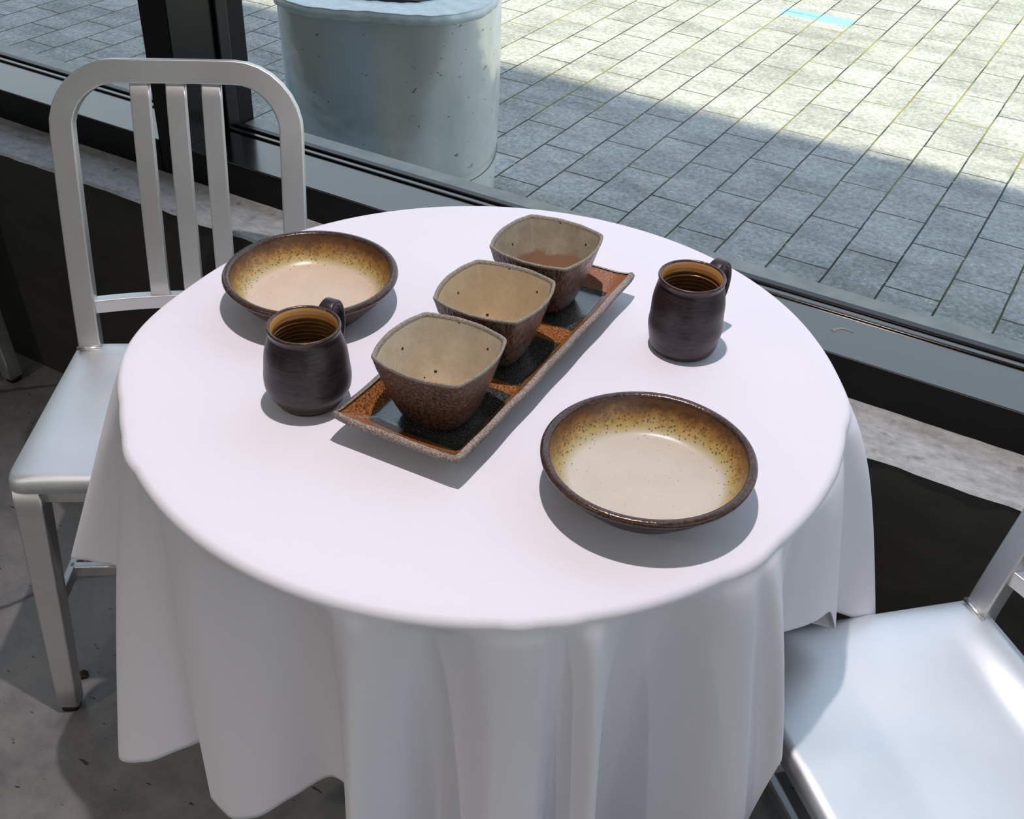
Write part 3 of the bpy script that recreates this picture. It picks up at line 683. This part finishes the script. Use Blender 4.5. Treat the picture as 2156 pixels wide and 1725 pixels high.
# ---------------------------------------------------------------- tray
def tray():
    t = thing('serving_tray', 'long rectangular stoneware tray with upturned edges under the three square bowls', 'tray', (-0.560, 0.964, TZ), R(2.4))
    HX, HY = 0.0745, 0.2200
    def top(u, v):   # u across, v along, -1..1
        x, y = u * HX, v * HY
        ex = max(0, (abs(x) - 0.054) / (HX - 0.054)); ey = max(0, (abs(y) - 0.180) / (HY - 0.180))
        e = (ex ** 7 + ey ** 7) ** (1 / 7); z = 0.0120 + 0.0205 * min(1.25, e) ** 1.15
        z += 0.0006 * math.sin(y * 34 + x * 10) * ex + 0.0022 * (abs(v) ** 3) * ex
        x += 0.0005 * math.sin(y * 70) * ex
        return Vector((x, y, z))
    nu, nv = 40, 110
    us = [-1 + 2 * i / nu for i in range(nu + 1)]; vs_ = [-1 + 2 * i / nv for i in range(nv + 1)]
    G = [[top(u, v) for u in us] for v in vs_]
    def nrm(i, j):
        a = G[min(nv, i + 1)][j] - G[max(0, i - 1)][j]; b = G[i][min(nu, j + 1)] - G[i][max(0, j - 1)]; return b.cross(a).normalized()
    th = 0.0062
    B = [[G[i][j] - nrm(i, j) * th for j in range(nu + 1)] for i in range(nv + 1)]
    for i in range(nv + 1):
        for j in range(nu + 1): B[i][j].z = max(B[i][j].z, 0.004)
    bm = bmesh.new(); V = [[bm.verts.new(p + nrm(0, 0) * 0) for p in r] for r in G]
    for i in range(nv):
        for j in range(nu): bm.faces.new((V[i][j], V[i][j + 1], V[i + 1][j + 1], V[i + 1][j]))
    obj('glazed_surface', bm, M['tray_glaze'], t)
    bm = bmesh.new(); VB = [[bm.verts.new(p) for p in r] for r in B]
    for i in range(nv):
        for j in range(nu): bm.faces.new((VB[i][j], VB[i + 1][j], VB[i + 1][j + 1], VB[i][j + 1]))
    obj('underside', bm, M['salt_glaze'], t)
    # edge band
    bm = bmesh.new()
    idx = [(0, j) for j in range(nu + 1)] + [(i, nu) for i in range(1, nv + 1)] + [(nv, j) for j in range(nu - 1, -1, -1)] + [(i, 0) for i in range(nv - 1, 0, -1)]
    r0, r1, r2, r3 = [], [], [], []
    for (i, j) in idx:
        gt, gb = G[i][j], B[i][j]; n_ = nrm(i, j); o = Vector((gt.x, gt.y, 0)).normalized()
        o = Vector(((1 if j == nu else -1 if j == 0 else 0), (1 if i == nv else -1 if i == 0 else 0), 0)).normalized()
        r0.append(gt - o * 0.0025 + n_ * 0.0004); r1.append(gt + o * 0.0010 + n_ * 0.0002); r2.append(gb + o * 0.0014 + n_ * 0.001); r3.append(gb - o * 0.002)
    for k_ in (r0, r1, r2, r3): pass
    loft(bm, [r0, r1, r2, r3]); obj('edge_band', bm, M['tray_rim'], t)
    obj('foot', box(-0.040, 0.040, -0.165, 0.165, 0.0, 0.0055, bev=0.001), M['tray_foot'], t, smooth=False)
    return t
tray()

# ---------------------------------------------------------------- square bowls
def sq_bowl(loc, rz, label, inner, outer, hs=1.0):
    t = thing('square_bowl', label, 'bowl', loc, rz, 'square bowls on the tray')
    H = 0.0825 * hs; seg = 40
    def outline(hd, z, bulge, rnd):
        """square with its corners on the axes; hd half diagonal, sides bulge outwards"""
        out = []
        for q in range(4):
            a0, a1 = PI / 2 * q, PI / 2 * (q + 1)
            A = Vector((hd * math.cos(a0), hd * math.sin(a0), z)); B = Vector((hd * math.cos(a1), hd * math.sin(a1), z)); nn = Vector((math.cos((a0 + a1) / 2), math.sin((a0 + a1) / 2), 0))
            for k_ in range(seg):
                s = k_ / seg; p = A.lerp(B, s) + nn * (bulge * hd * 4 * s * (1 - s)); out.append(p)
        if rnd > 0:
            n = len(out); w_ = max(1, int(seg * rnd))
            out = [sum((out[(i + q_) % n] for q_ in range(-w_, w_ + 1)), Vector()) / (2 * w_ + 1) for i in range(n)]
        return out
    def hd_at(f): return 0.0425 + 0.0305 * f ** 0.72
    rings = []
    for i in range(30):
        f = i / 29; z = 0.0015 + (H - 0.0035) * f; rings.append(outline(hd_at(f), z, 0.12 + 0.03 * f, 0.20 * (1 - f) ** 1.5 + 0.03))
    bm = bmesh.new(); loft(bm, [outline(0.039, 0.0, 0.12, 0.22)] + rings, cap0=True); obj('bowl_wall', bm, outer, t)
    bm = bmesh.new(); wv = lambda i: 0.0002 * math.sin(i * 0.55) + 0.00012 * math.sin(i * 2.3)
    rr = []
    for hd, z, rn in ((0.0730, H - 0.003, .01), (0.0738, H - 0.0012, .01), (0.0732, H + 0.0004, .01), (0.0710, H + 0.0006, .02), (0.0690, H - 0.0010, .02), (0.0682, H - 0.004, .02)):
        o_ = outline(hd, z, 0.15, rn); rr.append([p + Vector((0, 0, wv(i) if z > H - .002 else 0)) for i, p in enumerate(o_)])
    loft(bm, rr); obj('rim', bm, M['salt_rim'], t)
    rings = []
    for i in range(30):
        f = 1 - i / 29; z = 0.010 + (H - 0.013) * f; rings.append(outline(hd_at(f) - 0.0050, z, 0.12 + 0.03 * f, 0.10 * (1 - f) + 0.02))
    rings.append(outline(0.029, 0.0075, 0.12, 0.25)); rings.append(outline(0.012, 0.0070, 0.12, 0.3))
    bm = bmesh.new(); loft(bm, rings, cap1=True); obj('inner_glaze', bm, inner, t)
    return t
bz = TZ + 0.0120
sq_bowl((-0.5525, 0.8300, bz), R(47.2), 'square bowl nearest the camera on the tray, beige inside with a golden pool', M['bowl_in_a'], M['salt_glaze'])
sq_bowl((-0.5670, 0.9655, bz), R(49), 'middle one of the three square bowls, plain sandy inside', M['bowl_in_b'], M['salt_striped'])
sq_bowl((-0.5765, 1.1035, bz), R(46.5), 'square bowl at the far end of the tray, grey-brown inside with a brown base', M['bowl_in_c'], M['salt_striped'])

# ---------------------------------------------------------------- small things
bm = bmesh.new(); bmesh.ops.create_icosphere(bm, subdivisions=3, radius=0.008)
for v in bm.verts: v.co *= 1 + 0.35 * math.sin(v.co.x * 900 + 1) * math.cos(v.co.y * 700); v.co.z *= 0.6
bmesh.ops.translate(bm, vec=(0, 0, 0.004), verts=bm.verts)
o = obj('scrap', bm, M['scrap']); o.location = (-1.208, 0.745, 0); tag(o, 'small dark brown scrap on the floor beside the front leg of the left chair', 'debris')
